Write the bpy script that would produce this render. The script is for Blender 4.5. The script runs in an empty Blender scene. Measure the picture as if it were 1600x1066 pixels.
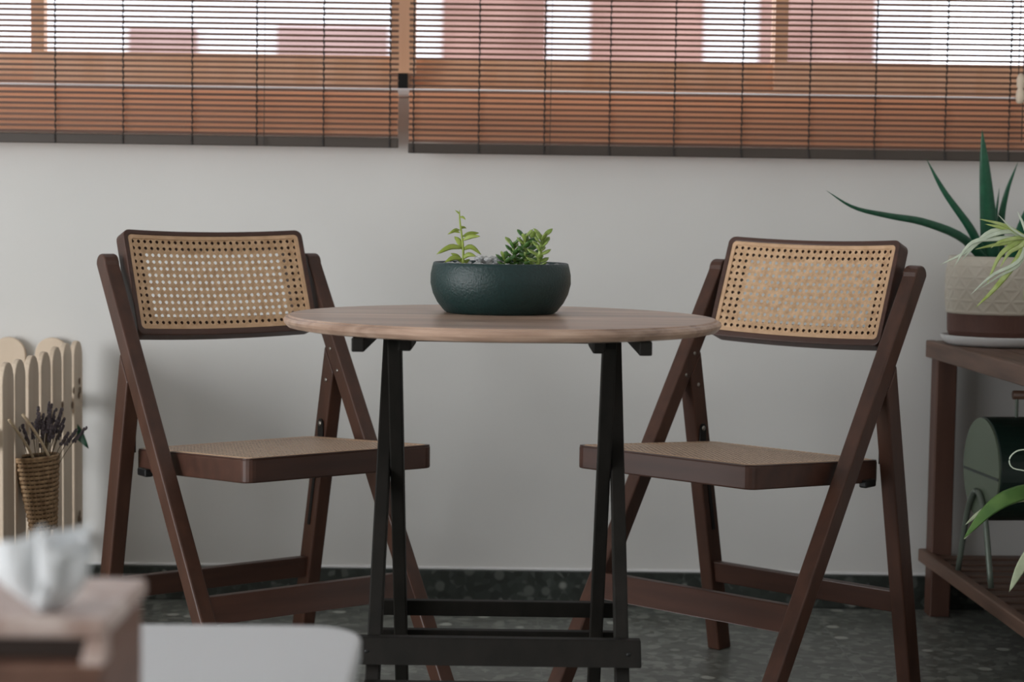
import bpy, bmesh, math, random
from mathutils import Vector, Matrix
C = bpy.context.scene
COL = C.collection
PI = math.pi
R = math.radians

# ------------------------------------------------------------------ camera
CAM_Z = 0.859
def cam_axes(yaw, pitch, roll):
    c, s = math.cos(roll), math.sin(roll)
    def world(x, y, z):
        b = -pitch
        y, z = y*math.cos(b)-z*math.sin(b), y*math.sin(b)+z*math.cos(b)
        a = -yaw
        return Vector((x*math.cos(a)-y*math.sin(a), x*math.sin(a)+y*math.cos(a), z))
    return world(c, 0, s), world(-s, 0, c), world(0, 1, 0)
rt, up, fw = cam_axes(R(.1904), R(4.0507), R(.816))
cam = bpy.data.objects.new('camera', bpy.data.cameras.new('camera'))
COL.objects.link(cam)
cam.matrix_world = Matrix(((rt.x, up.x, -fw.x, 0), (rt.y, up.y, -fw.y, 0), (rt.z, up.z, -fw.z, CAM_Z), (0, 0, 0, 1)))
cam.data.sensor_width = 36
cam.data.lens = 2875.16*36/1600
cam.data.clip_start = .05
cam.data.dof.use_dof = True
cam.data.dof.focus_distance = 3.0
cam.data.dof.aperture_fstop = 5.0
C.camera = cam

# ------------------------------------------------------------------ light and exposure
C.view_settings.view_transform = 'Standard'
C.view_settings.look = 'None'
C.view_settings.exposure = 0
C.view_settings.gamma = 1
w = bpy.data.worlds.new('sky'); C.world = w; w.use_nodes = True
w.node_tree.nodes['Background'].inputs[0].default_value = (.88, .93, 1, 1)
w.node_tree.nodes['Background'].inputs[1].default_value = 3.0
def area(name, loc, rot, sx, sy, power, col):
    l = bpy.data.lights.new(name, 'AREA'); l.shape = 'RECTANGLE'; l.size = sx; l.size_y = sy
    l.energy = power; l.color = col
    o = bpy.data.objects.new(name, l); COL.objects.link(o); o.location = loc; o.rotation_euler = rot
    return o
# area lamp added as fill from the left, inside an added, unseen window
area('side_fill_lamp', (-3.26, .35, .92), (0, R(-90), 0), 1.5, 4.0, 103, (1, .995, .985))

# ------------------------------------------------------------------ materials
def nt(name):
    m = bpy.data.materials.new(name); m.use_nodes = True
    t = m.node_tree
    return m, t, t.nodes['Principled BSDF']
def node(t, kind, **kw):
    n = t.nodes.new(kind)
    for k, v in kw.items():
        if k in n.inputs.keys(): n.inputs[k].default_value = v
        else: setattr(n, k, v)
    return n
def ramp(t, stops):
    r = t.nodes.new('ShaderNodeValToRGB')
    e = r.color_ramp.elements
    while len(e) < len(stops): e.new(.5)
    for i, (p, c) in enumerate(stops):
        e[i].position = p; e[i].color = (*c, 1)
    return r
def coords(t, scale=(1, 1, 1), rot=(0, 0, 0)):
    tc = t.nodes.new('ShaderNodeTexCoord'); mp = t.nodes.new('ShaderNodeMapping')
    mp.inputs['Scale'].default_value = scale; mp.inputs['Rotation'].default_value = rot
    t.links.new(tc.outputs['Object'], mp.inputs[0]); return mp
def bump(t, b, src, strength, dist=.001):
    bp = t.nodes.new('ShaderNodeBump'); bp.inputs['Strength'].default_value = strength; bp.inputs['Distance'].default_value = dist
    t.links.new(src, bp.inputs['Height']); t.links.new(bp.outputs[0], b.inputs['Normal'])
def mottled(name, c1, c2, scale=(8, 8, 8), rough=.5, bmp=0, detail=4, coat=0, spec=.5, nscale=1, dist=.001, lo=.3, hi=.7):
    m, t, b = nt(name)
    mp = coords(t, scale)
    n = node(t, 'ShaderNodeTexNoise', Scale=nscale, Detail=detail)
    t.links.new(mp.outputs[0], n.inputs['Vector'])
    r = ramp(t, [(lo, c1), (hi, c2)])
    t.links.new(n.outputs[0], r.inputs[0]); t.links.new(r.outputs[0], b.inputs['Base Color'])
    b.inputs['Roughness'].default_value = rough
    b.inputs['Coat Weight'].default_value = coat
    b.inputs['Specular IOR Level'].default_value = spec
    if bmp: bump(t, b, n.outputs[0], bmp, dist)
    return m
def plain(name, c, rough=.5, metal=0, spec=.5):
    m, t, b = nt(name); b.inputs['Base Color'].default_value = (*c, 1)
    b.inputs['Roughness'].default_value = rough; b.inputs['Metallic'].default_value = metal
    b.inputs['Specular IOR Level'].default_value = spec
    return m
def leafmat(name, c1, c2, trans=.25, rough=.45, scale=60):
    m = mottled(name, c1, c2, (scale, scale, scale), rough)
    b = m.node_tree.nodes['Principled BSDF']; t = m.node_tree
    tl = t.nodes.new('ShaderNodeBsdfTranslucent'); tl.inputs[0].default_value = (*[x*1.6 for x in c2], 1)
    mx = t.nodes.new('ShaderNodeMixShader'); mx.inputs[0].default_value = trans
    out = t.nodes['Material Output']
    t.links.new(b.outputs[0], mx.inputs[1]); t.links.new(tl.outputs[0], mx.inputs[2]); t.links.new(mx.outputs[0], out.inputs[0])
    return m

M = {}
M['wall'] = mottled('painted_plaster', (.655, .65, .63), (.69, .685, .665), (3, 3, 3), .7, .05)
M['wall_far'] = plain('tan_far_wall', (.36, .31, .27), .8)
M['ceiling'] = plain('ceiling_paint', (.62, .62, .61), .8)
M['white_trim'] = plain('white_sill_paint', (.8, .8, .8), .35)
M['chair_wood'] = mottled('dark_walnut_stain', (.050, .022, .014), (.080, .034, .021), (40, 40, 4), .42, .15, 5, .05, .4)
M['chair_wood_x'] = mottled('dark_walnut_stain_rail', (.048, .021, .014), (.076, .032, .021), (4, 40, 40), .42, .15, 5, .05, .4)
M['black_wood'] = mottled('black_stained_wood', (.007, .0065, .005), (.013, .011, .009), (40, 40, 4), .6, .1, 5, 0, .22)
M['cane'] = mottled('rattan_cane', (.50, .30, .16), (.74, .50, .30), (90, 90, 90), .5, .1)
M['cane_seat'] = mottled('rattan_cane_lit', (.66, .47, .33), (.86, .68, .52), (90, 90, 90), .45, .1)  # back panel's cane made lighter, window light on the seat put into colour
M['cane_edge'] = mottled('rattan_spline', (.52, .32, .18), (.66, .43, .26), (50, 50, 50), .5)
M['bolt'] = plain('steel_bolt', (.35, .33, .3), .35, 1)
M['bracket'] = plain('black_steel', (.02, .02, .02), .4, .6)
def tabletop_mat():
    m, t, b = nt('acacia_tabletop')
    mp = coords(t, (2.2, 26, 26))
    n = node(t, 'ShaderNodeTexNoise', Scale=1, Detail=6, Distortion=1.2)
    t.links.new(mp.outputs[0], n.inputs['Vector'])
    r = ramp(t, [(.25, (.24, .15, .11)), (.5, (.42, .29, .22)), (.75, (.58, .43, .34))])
    t.links.new(n.outputs[0], r.inputs[0])
    mp2 = coords(t, (.6, 10, .01))
    v = node(t, 'ShaderNodeTexNoise', Scale=1, Detail=0)
    t.links.new(mp2.outputs[0], v.inputs['Vector'])
    mx = t.nodes.new('ShaderNodeMix'); mx.data_type = 'RGBA'; mx.blend_type = 'MULTIPLY'; mx.inputs[0].default_value = .5
    r2 = ramp(t, [(.4, (.6, .55, .5)), (.55, (1.2, 1.15, 1.1))])
    t.links.new(v.outputs[0], r2.inputs[0]); t.links.new(r.outputs[0], mx.inputs[6]); t.links.new(r2.outputs[0], mx.inputs[7])
    t.links.new(mx.outputs[2], b.inputs['Base Color'])
    b.inputs['Roughness'].default_value = .30
    bump(t, b, n.outputs[0], .1)
    return m
M['tabletop'] = tabletop_mat()
def terrazzo(name, base, chip, chip2, tile=0, rough=.35, sc=40):
    m, t, b = nt(name)
    mp = coords(t)
    v = node(t, 'ShaderNodeTexVoronoi', Scale=sc, Randomness=1)
    v2 = node(t, 'ShaderNodeTexVoronoi', Scale=sc*2.3, Randomness=1)
    nz = node(t, 'ShaderNodeTexNoise', Scale=30, Detail=3)
    for q in (v, v2, nz): t.links.new(mp.outputs[0], q.inputs['Vector'])
    sep = t.nodes.new('ShaderNodeSeparateColor'); t.links.new(v.outputs['Color'], sep.inputs[0])
    r1 = ramp(t, [(0, base), (.62, tuple(x*1.25 for x in base)), (.72, chip2), (.95, chip)]); r1.color_ramp.interpolation = 'CONSTANT'
    t.links.new(sep.outputs[0], r1.inputs[0])
    # chips fade out towards their cell edges
    rr = ramp(t, [(.30, (1, 1, 1)), (.42, (0, 0, 0))]); t.links.new(v.outputs['Distance'], rr.inputs[0])
    sep2 = t.nodes.new('ShaderNodeSeparateColor'); t.links.new(v2.outputs['Color'], sep2.inputs[0])
    rb = ramp(t, [(0, tuple(x*.75 for x in base)), (.5, base), (.85, tuple(x*1.5 for x in base)), (1, chip2)])
    t.links.new(sep2.outputs[1], rb.inputs[0])
    mx = t.nodes.new('ShaderNodeMix'); mx.data_type = 'RGBA'
    t.links.new(rr.outputs[0], mx.inputs[0]); t.links.new(rb.outputs[0], mx.inputs[6]); t.links.new(r1.outputs[0], mx.inputs[7])
    src = mx.outputs[2]
    if tile:
        br = node(t, 'ShaderNodeTexBrick', Scale=1, offset=0)
        mp3 = coords(t, (1, 1, 1)); mp3.inputs['Location'].default_value = (-.075, .07, 0)
        t.links.new(mp3.outputs[0], br.inputs['Vector'])
        br.inputs['Brick Width'].default_value = tile; br.inputs['Row Height'].default_value = tile
        br.inputs['Mortar Size'].default_value = .0016
        br.inputs['Color1'].default_value = br.inputs['Color2'].default_value = (0, 0, 0, 1); br.inputs['Mortar'].default_value = (1, 1, 1, 1)
        m2 = t.nodes.new('ShaderNodeMix'); m2.data_type = 'RGBA'; m2.inputs[7].default_value = (.2, .21, .2, 1)
        t.links.new(br.outputs[0], m2.inputs[0]); t.links.new(src, m2.inputs[6]); src = m2.outputs[2]
    t.links.new(src, b.inputs['Base Color']); b.inputs['Roughness'].default_value = rough
    return m
M['floor'] = terrazzo('terrazzo_floor', (.145, .155, .14), (.48, .50, .46), (.27, .285, .26), .6, .35, 26)
M['skirting'] = terrazzo('terrazzo_skirting', (.028, .034, .030), (.20, .21, .19), (.09, .10, .09), 0, .3, 30)
def slat_mat(name, c1, c2, trans):
    m = mottled(name, c1, c2, (1.0, 20, 60), .5, 0, 1)
    t = m.node_tree; b = t.nodes['Principled BSDF']
    tl = t.nodes.new('ShaderNodeBsdfTranslucent'); tl.inputs[0].default_value = (.92, .60, .42, 1)
    mx = t.nodes.new('ShaderNodeMixShader'); mx.inputs[0].default_value = trans
    t.links.new(b.outputs[0], mx.inputs[1]); t.links.new(tl.outputs[0], mx.inputs[2]); t.links.new(mx.outputs[0], t.nodes['Material Output'].inputs[0])
    return m
M['slat'] = slat_mat('bamboo_slat', (.10, .045, .028), (.17, .08, .05), .10)
M['slat_back'] = slat_mat('bamboo_slat_fold', (.66, .40, .26), (.78, .50, .34), .6)
M['blind_rail'] = mottled('blind_rail_wood', (.045, .033, .026), (.065, .05, .04), (2, 40, 40), .5)
M['cord'] = plain('dark_cord', (.035, .03, .028), .8)
M['frame_orange'] = mottled('orange_window_wood', (.76, .44, .26), (.86, .54, .36), (20, 20, 3), .4)
M['green_bowl'] = mottled('dark_green_hammered_glaze', (.004, .022, .022), (.006, .031, .030), (260, 260, 260), .48, .6, 2, 0, .5, 1, .0015)
M['soil'] = mottled('potting_soil', (.02, .015, .01), (.06, .045, .03), (200, 200, 200), .9, .5)
M['crystal'] = plain('clear_stone_chips', (.42, .43, .43), .2)
M['leaf_lime'] = leafmat('lime_green_leaf', (.28, .36, .06), (.42, .50, .12), .35)
M['leaf_jade'] = leafmat('jade_leaf', (.04, .12, .03), (.12, .24, .06), .12, .25)
M['leaf_jade_light'] = leafmat('jade_young_leaf', (.22, .32, .07), (.36, .46, .14), .25, .3)
M['aloe'] = leafmat('aloe_leaf', (.012, .085, .045), (.022, .125, .065), .08, .35)
M['spider'] = leafmat('spider_plant_leaf', (.35, .45, .10), (.62, .70, .36), .3)
M['spider_pale'] = leafmat('spider_plant_pale_leaf', (.55, .62, .52), (.75, .80, .70), .3)
M['pothos'] = leafmat('variegated_leaf', (.06, .16, .04), (.16, .30, .08), .25, .4, 25)
M['pale_margin'] = leafmat('pale_leaf_margin', (.45, .52, .35), (.6, .66, .48), .25)
M['cream_wood'] = mottled('pale_pine', (.60, .48, .36), (.72, .60, .47), (12, 12, 1.5), .6)
M['picket_hole'] = plain('dark_slot', (.2, .13, .08), .8)
M['basket'] = mottled('woven_seagrass', (.22, .13, .065), (.48, .32, .18), (120, 120, 40), .75, .2)
M['basket_dark'] = plain('basket_lining', (.05, .03, .018), .9)
M['twine'] = mottled('jute_twine', (.50, .38, .25), (.65, .52, .36), (200, 200, 200), .9)
M['lavender'] = mottled('dried_lavender', (.08, .065, .075), (.18, .15, .165), (300, 300, 300), .9)
M['stalk'] = plain('dried_stalk', (.16, .12, .07), .9)
M['pot_cream'] = mottled('cream_ceramic', (.58, .53, .44), (.64, .59, .50), (20, 20, 20), .45)
M['pot_brown'] = mottled('brown_clay_band', (.10, .045, .035), (.13, .06, .045), (30, 30, 30), .6)
M['saucer'] = plain('white_saucer', (.62, .62, .62), .35)
M['shelf_wood'] = mottled('weathered_brown_shelf', (.085, .045, .03), (.2, .115, .08), (30, 3, 30), .5, .3, 6)
M['shelf_post'] = mottled('weathered_brown_post', (.075, .035, .025), (.12, .058, .04), (30, 30, 3), .5, .2, 6)
M['shelf_slat'] = mottled('weathered_brown_slat', (.06, .032, .022), (.14, .08, .055), (3, 30, 30), .5, .3, 6)
M['grill_dark'] = plain('dark_green_enamel', (.008, .022, .017), .35)
M['grill_end'] = plain('sage_green_enamel', (.115, .15, .105), .45)
M['grill_leg'] = plain('grey_green_tube', (.14, .17, .14), .4, .3)
M['handle_wood'] = plain('handle_wood', (.10, .05, .03), .5)
M['terracotta'] = plain('terracotta_pot', (.35, .15, .08), .8)
M['white_table'] = plain('white_laminate', (.50, .51, .52), .4)
M['box_top'] = mottled('carved_box_top', (.36, .25, .21), (.62, .52, .48), (45, 45, 45), .45, .5, 3)
M['box_wood'] = mottled('box_side_wood', (.12, .058, .038), (.19, .10, .07), (30, 8, 30), .5)
M['box_dark'] = plain('box_recess', (.03, .017, .012), .6)
M['tissue'] = leafmat('white_tissue', (.70, .715, .725), (.74, .755, .765), .3, .8)
M['facade'] = plain('white_facade', (.8, .8, .82), .8)
M['brick_red'] = mottled('brick_red_panel', (.27, .15, .125), (.42, .25, .21), (1.1, 1.1, 1.1), .9)
M['pale_panel'] = mottled('pale_pink_render', (.34, .22, .20), (.42, .29, .27), (1.2, 1.2, 1.2), .9)
M['roof_tile'] = mottled('roof_tile_red', (.34, .11, .08), (.45, .18, .13), (.8, .8, .8), .9)
M['ground'] = plain('street', (.35, .34, .33), .9)
def glass():
    m, t, b = nt('window_glass')
    tr = t.nodes.new('ShaderNodeBsdfTransparent'); gl = t.nodes.new('ShaderNodeBsdfGlossy'); gl.inputs['Roughness'].default_value = .02
    mx = t.nodes.new('ShaderNodeMixShader'); mx.inputs[0].default_value = .06
    t.links.new(tr.outputs[0], mx.inputs[1]); t.links.new(gl.outputs[0], mx.inputs[2]); t.links.new(mx.outputs[0], t.nodes['Material Output'].inputs[0])
    return m
M['glass'] = glass()

# ------------------------------------------------------------------ helpers
def obj(name, bm, mat, parent=None, smooth=False, bevel=0):
    bmesh.ops.recalc_face_normals(bm, faces=bm.faces)
    me = bpy.data.meshes.new(name); bm.to_mesh(me); bm.free()
    for mm in (mat if isinstance(mat, (list, tuple)) else [mat]): me.materials.append(mm)
    if smooth:
        for p in me.polygons: p.use_smooth = True
    o = bpy.data.objects.new(name, me); COL.objects.link(o)
    if parent: o.parent = parent
    if bevel:
        md = o.modifiers.new('edge', 'BEVEL'); md.width = bevel; md.segments = 2; md.limit_method = 'ANGLE'; md.angle_limit = R(40)
    return o
def tag(o, label, cat, group=None):
    o['label'] = label; o['category'] = cat
    if group: o['group'] = group
    return o
def thing(name, label, cat, loc=(0, 0, 0), rotz=0, group=None):
    o = bpy.data.objects.new(name, None); COL.objects.link(o)
    o.location = loc; o.rotation_euler = (0, 0, rotz); o.empty_display_size = .1
    return tag(o, label, cat, group)
def struct(name, bm, mat, parent=None, **k):
    o = obj(name, bm, mat, parent, **k)
    if not parent: o['kind'] = 'structure'
    return o
def hexa(bm, p):   # eight corners: bottom 4 (ccw) then top 4
    v = [bm.verts.new(q) for q in p]
    for f in ((3, 2, 1, 0), (4, 5, 6, 7), (0, 1, 5, 4), (1, 2, 6, 5), (2, 3, 7, 6), (3, 0, 4, 7)):
        bm.faces.new([v[i] for i in f])
    return v
def box(x0, x1, y0, y1, z0, z1, bm=None):
    bm = bm or bmesh.new()
    hexa(bm, [(x0, y0, z0), (x1, y0, z0), (x1, y1, z0), (x0, y1, z0), (x0, y0, z1), (x1, y0, z1), (x1, y1, z1), (x0, y1, z1)])
    return bm
def lathe(prof, n=64, bm=None, ctr=(0, 0, 0), fn=None):
    bm = bm or bmesh.new(); rings = []
    for k, (r, z) in enumerate(prof):
        if r < 1e-6: rings.append([bm.verts.new((ctr[0], ctr[1], ctr[2]+z))]); continue
        ring = []
        for i in range(n):
            a = 2*PI*i/n; rr = r + (fn(a, k, z) if fn else 0)
            ring.append(bm.verts.new((ctr[0]+rr*math.cos(a), ctr[1]+rr*math.sin(a), ctr[2]+z)))
        rings.append(ring)
    for A, B in zip(rings, rings[1:]):
        for i in range(n):
            a, b = A[i % len(A)], A[(i+1) % len(A)]; c, d = B[(i+1) % len(B)], B[i % len(B)]
            vs = []
            for q in (a, b, c, d):
                if q not in vs: vs.append(q)
            if len(vs) > 2: bm.faces.new(vs)
    return bm
def sweep(path, sec, bm=None, n=8, ref=(0, 0, 1), vee=0):
    """sweep an ellipse of half axes sec[i]=(side, thick) along a path; pointed when a section is ~0"""
    bm = bm or bmesh.new(); P = [Vector(p) for p in path]; rings = []
    ref = Vector(ref)
    for i, p in enumerate(P):
        t = (P[min(i+1, len(P)-1)]-P[max(i-1, 0)]).normalized()
        s = t.cross(ref)
        if s.length < 1e-3: s = t.cross(Vector((1, .01, 0)))
        s.normalize(); u = s.cross(t).normalized()
        a, b = sec[i] if isinstance(sec, list) else sec
        if a < 1e-5: rings.append([bm.verts.new(p)]); continue
        rings.append([bm.verts.new(p+s*(a*math.cos(2*PI*k/n))+u*(b*math.sin(2*PI*k/n)+vee*a*abs(math.cos(2*PI*k/n)))) for k in range(n)])
    for A, B in zip(rings, rings[1:]):
        if len(A) == 1 and len(B) == 1: continue
        for k in range(n):
            vs = []
            for q in (A[k % len(A)], A[(k+1) % len(A)], B[(k+1) % len(B)], B[k % len(B)]):
                if q not in vs: vs.append(q)
            if len(vs) > 2: bm.faces.new(vs)
    for Rg in (rings[0], rings[-1]):
        if len(Rg) > 2: bm.faces.new(Rg)
    return bm
def spline(pts, n=16):
    P = [Vector(p) for p in pts]; P = [P[0]*2-P[1]]+P+[P[-1]*2-P[-2]]; out = []
    segs = len(P)-3
    for i in range(n+1):
        t = i/n*segs; k = min(int(t), segs-1); t -= k
        a, b, c, d = P[k:k+4]
        out.append(.5*((2*b)+(c-a)*t+(2*a-5*b+4*c-d)*t*t+(3*b-a-3*c+d)*t**3))
    return out
def leafshape(n, w, th, base=.35, peak=.4, tip=0):
    s = []
    for i in range(n+1):
        t = i/n
        f = (base+(1-base)*math.sin(PI/2*t/peak)) if t < peak else math.cos(PI/2*(t-peak)/(1-peak))**.8
        s.append((max(w*f, tip), max(th*f, tip)))
    s[-1] = (0, 0)
    return s
def taper(n, w, th, pw=.8):
    s = [(w*(1-i/n)**pw, th*(1-i/n)**pw) for i in range(n+1)]; s[-1] = (0, 0); return s

# ------------------------------------------------------------------ room shell
WY = 3.988            # inner face of the window wall
XL, XR, YB, ZC = -3.2, 1.27, -1.9, 2.6
SILL = 1.118; HEAD = 2.25; WX0, WX1 = -1.85, 1.2
struct('floor', box(XL-.2, XR+.2, YB-.2, WY+.2, -.1, 0), M['floor'])
struct('ceiling', box(XL-.2, XR+.2, YB-.2, WY+.2, ZC, ZC+.1), M['ceiling'])
bm = box(XL-.2, XR+.2, WY, WY+.16, 0, SILL-.02)
box(XL-.2, XR+.2, WY, WY+.16, HEAD, ZC, bm); box(XL-.2, WX0, WY, WY+.16, SILL-.02, HEAD, bm); box(WX1, XR+.2, WY, WY+.16, SILL-.02, HEAD, bm)
struct('wall_back', bm, M['wall'])
bm = box(XL-.15, XL, YB, WY, 0, .17); box(XL-.15, XL, YB, WY, 2.0, ZC, bm); box(XL-.15, XL, YB, -1.68, .17, 2.0, bm); box(XL-.15, XL, 2.4, WY, .17, 2.0, bm)
struct('wall_left', bm, M['wall'])
struct('wall_right', box(XR, XR+.15, YB, WY, 0, ZC), M['wall'])
struct('wall_front', box(XL, XR, YB-.15, YB, 0, ZC), M['wall_far'])
struct('baseboard_back', box(XL, XR, WY-.012, WY+.001, 0, .0733), M['skirting'], bevel=.002)
struct('baseboard_right', box(XR-.012, XR+.001, YB, WY-.013, 0, .0733), M['skirting'])
struct('baseboard_left', box(XL-.001, XL+.012, YB, WY-.013, 0, .0733), M['skirting'])
struct('trim_2', box(XL, XR, WY-.0055, WY+.001, .0734, .0795), M['white_trim'], bevel=.002)
struct('trim_1', box(WX0-.05, WX1+.05, WY-.010, WY+.16, SILL-.019, SILL), M['white_trim'], bevel=.005)

# window with sliding sashes of orange-brown wood
win = thing('window_1', '', '')
for k in ('label', 'category'): del win[k]
win['kind'] = 'structure'
FY0, FY1 = WY+.075, WY+.125
bm = box(WX0, WX1, FY0, FY1+.02, SILL, SILL+.012); box(WX0, WX1, FY0, FY1+.02, HEAD-.05, HEAD, bm)
box(WX0, WX0+.04, FY0, FY1+.02, SILL, HEAD, bm); box(WX1-.04, WX1, FY0, FY1+.02, SILL, HEAD, bm)
obj('window_frame', bm, M['frame_orange'], win)
def xat(px, y): return (px-800)/2875*y+.0033*y   # only used to note where the mullions stand
for i, (a, b, mull) in enumerate(((-1.81, -1.025, .030), (-1.045, -.214, .026), (-.24, .605, .026), (.58, 1.16, .028))):
    y0 = FY0 if i % 2 else FY0+.028; y1 = y0+.026
    bm = box(a, b, y0, y1, SILL+.012, SILL+.075); box(a, b, y0, y1, HEAD-.1, HEAD-.05, bm)
    box(a, a+mull, y0, y1, SILL+.075, HEAD-.1, bm); box(b-mull, b, y0, y1, SILL+.075, HEAD-.1, bm)
    s = obj('sash', bm, M['frame_orange'], win)
    obj('pane', box(a+mull, b-mull, y0+.011, y0+.015, SILL+.075, HEAD-.1), M['glass'], s)
obj('window_post', box(-.258, -.205, WY+.04, WY+.074, SILL+.036, HEAD), M['frame_orange'], win)
obj('window_latch', box(-.243, -.222, WY+.045, WY+.074, SILL, SILL+.0355), M['bracket'], win)
# frame of the added, unseen side window that holds the fill lamp (left wall)
win2 = thing('added_window_2', '', '')
for k in ('label', 'category'): del win2[k]
win2['kind'] = 'structure'
bm = bmesh.new()
for y in (-1.68, -.33, 1.02, 2.36): box(XL-.12, XL-.08, y, y+.04, .17, 2.0, bm)
box(XL-.12, XL-.08, -1.68, 2.4, .17, .21, bm); box(XL-.12, XL-.08, -1.68, 2.4, 1.96, 2.0, bm)
obj('window_frame', bm, M['frame_orange'], win2)

# ------------------------------------------------------------------ outside
struct('ground', box(-40, 40, WY+3, 80, -3.2, -3), M['ground'])
bld = thing('apartment_building', 'pale building with brick-red wall panels, blurred beyond the bamboo blinds', 'building', (0, 22, -3))
obj('wall', box(-14, 5.0, 0, 6, 0, 12), M['facade'], bld)
for x0, x1, z0, z1 in ((-.80, .42, 4.35, 12), (.95, 2.28, 4.35, 12), (2.95, 4.3, 4.35, 12)):
    obj('wall_panel', box(x0, x1, -.08, .01, z0, z1), M['brick_red'], bld)
for x0, x1, z0, z1 in ((-2.75, -1.45, 5.5, 6.0), (-4.5, -3.7, 5.55, 5.95)):
    obj('wall_panel', box(x0, x1, -.08, .01, z0, z1), M['pale_panel'], bld)
obj('roof', box(-14.2, 5.2, -1.6, -.1, 4.1, 4.35), M['roof_tile'], bld)

# ------------------------------------------------------------------ bamboo blinds
PITCH = .01152
def blind(name, x0, x1, zb, ztop, cords, pull, y, label):
    t = thing(name, label, 'blind', ((x0+x1)/2, y, zb))
    X0, X1 = x0-t.location.x, x1-t.location.x
    rnd = random.Random(int(zb*1e5))
    bm = bmesh.new(); k = 0; z = .024
    while z < ztop-zb:
        e0, e1 = rnd.uniform(-.001, .001), rnd.uniform(-.001, .001); dz = rnd.uniform(-.0004, .0004)
        box(X0+e0, X1+e1, -.0018, .0012, z+dz, z+dz+.0048, bm); z += PITCH; k += 1
    obj('slats', bm, M['slat'], t)
    bm = bmesh.new(); z = .0235+.0048
    while z < 1.101-zb:
        e0, e1 = rnd.uniform(-.001, .001), rnd.uniform(-.001, .001)
        box(X0+e0, X1+e1, .004, .0062, z-.0006, z+PITCH-.0048+.0006, bm); z += PITCH
    obj('folded_slats', bm, M['slat_back'], t)
    obj('bottom_rail', box(X0-.001, X1+.001, -.006, .010, 0, .0205), M['blind_rail'], t, bevel=.002)
    obj('head_rail', box(X0, X1, -.012, .02, ztop-zb, ztop-zb+.03), M['blind_rail'], t, bevel=.002)
    for cx in cords:
        bm = bmesh.new(); pts = []; z = 0; n = int((ztop-zb)/PITCH*2)
        pts = [(cx-t.location.x+.0009*math.sin(i*PI/2), -.0062 if i < 4 else -.0028-.0012*(i % 2), i*PITCH/2) for i in range(n)]
        sweep(pts, (.0014, .0014), bm, 5)
        for i in range(2, n, 2):  # knots where the cord crosses a slat
            p = Vector(pts[i]); bmesh.ops.create_icosphere(bm, subdivisions=1, radius=.0023, matrix=Matrix.Translation(p))
        for i in range(0, 3):
            bmesh.ops.create_icosphere(bm, subdivisions=1, radius=.0024, matrix=Matrix.Translation((cx-t.location.x, -.0075, .002+i*.007)))
        obj('cord', bm, M['cord'], t)
    for cx, z0 in pull:
        obj('lift_cord', sweep([(cx-t.location.x, -.013, z0-zb), (cx-t.location.x+.002, -.0125, (ztop+z0)/2-zb), (cx-t.location.x, -.013, ztop-zb)], (.0009, .0009), None, 5), M['cord'], t)
    return t
BLY = 3.925
blind('bamboo_blind', -1.62, -.2355, .9885, 1.95, (-.2525, -.393, -.5345, -.671, -.817, -.9605, -1.103), ((-.5175, .99),), BLY,
      'brown bamboo roll blind on the left, its right edge at the narrow gap')
rb = blind('bamboo_blind', -.2125, 1.17, .978, 1.95, (-.2025, -.064, .075, .213, .350, .493, .636, .7755, .925, 1.06), ((.087, .98),), BLY,
      'wide brown bamboo roll blind on the right, hanging behind the aloe')
# pull cords with a wooden toggle
pc = thing('blind_pull_cord', 'twin pull cords with a knobbly cream wooden toggle at the right blind', 'cord', (1.073, BLY-.035, 1.10))
obj('cord', sweep([(-.005, 0, .0), (-.004, 0, .4), (-.002, 0, .85)], (.0011, .0011), None, 5), M['cord'], pc)
obj('cord', sweep([(.006, 0, -.08), (.005, 0, .4), (.003, 0, .85)], (.0011, .0011), None, 5), M['cord'], pc)
obj('toggle', lathe([(0, -.002), (.007, 0), (.0095, .012), (.008, .024), (.0055, .030), (.008, .036), (.0085, .05), (.005, .06), (0, .062)], 16), M['cream_wood'], pc, True)

# ------------------------------------------------------------------ folding cane chair
Wo, TK = .2242, .0282
Wi = Wo-TK
yT, yB, LW = -.2406, .2535, .0407
sT, sB, SW = -.134, -.2601, .0416
def lf(z): return yB+(yT-yB)*z/.76
def sf(z): return sB+(sT-sB)*z/.6
# in the chair's own frame the front is -y
def prism_yz(poly, x0, x1, bm=None):
    """polygon of (forward, z) extruded across x"""
    bm = bm or bmesh.new()
    A = [bm.verts.new((x0, -f, z)) for f, z in poly]; B = [bm.verts.new((x1, -f, z)) for f, z in poly]
    bm.faces.new(A); bm.faces.new(B[::-1])
    for i in range(len(poly)):
        j = (i+1) % len(poly); bm.faces.new((A[i], B[i], B[j], A[j]))
    return bm
def long_leg(s):
    ztop = .772; poly = [(lf(0)-LW, 0), (lf(0), 0), (lf(ztop-.02), ztop-.02)]
    # rounded top end
    cx, cz, r = lf(ztop-.02)-LW/2, ztop-.02, LW/2
    for i in range(1, 8):
        a = PI*i/8; poly.append((cx+r*math.cos(a), cz+r*math.sin(a)*.95))
    poly.append((lf(ztop-.02)-LW, ztop-.02))
    a, b = (Wi, Wo) if s > 0 else (-Wo, -Wi)
    return prism_yz(poly, a, b)
def short_leg(s):
    # top mitred against the rear of the long leg
    def crossing(f):
        lo, hi = .3, .75
        for _ in range(50):
            m = (lo+hi)/2
            if f(m) < lf(m)-LW-.0008: lo = m
            else: hi = m
        return lo
    z1 = crossing(sf); z0 = crossing(lambda z: sf(z)-SW)
    z0 = min(z0, .64)
    poly = [(sf(0)-SW, 0), (sf(0), 0), (sf(z1), z1), (sf(z0)-SW, z0)]
    a, b = (Wi, Wo) if s > 0 else (-Wo, -Wi)
    return prism_yz(poly, a, b)
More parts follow.
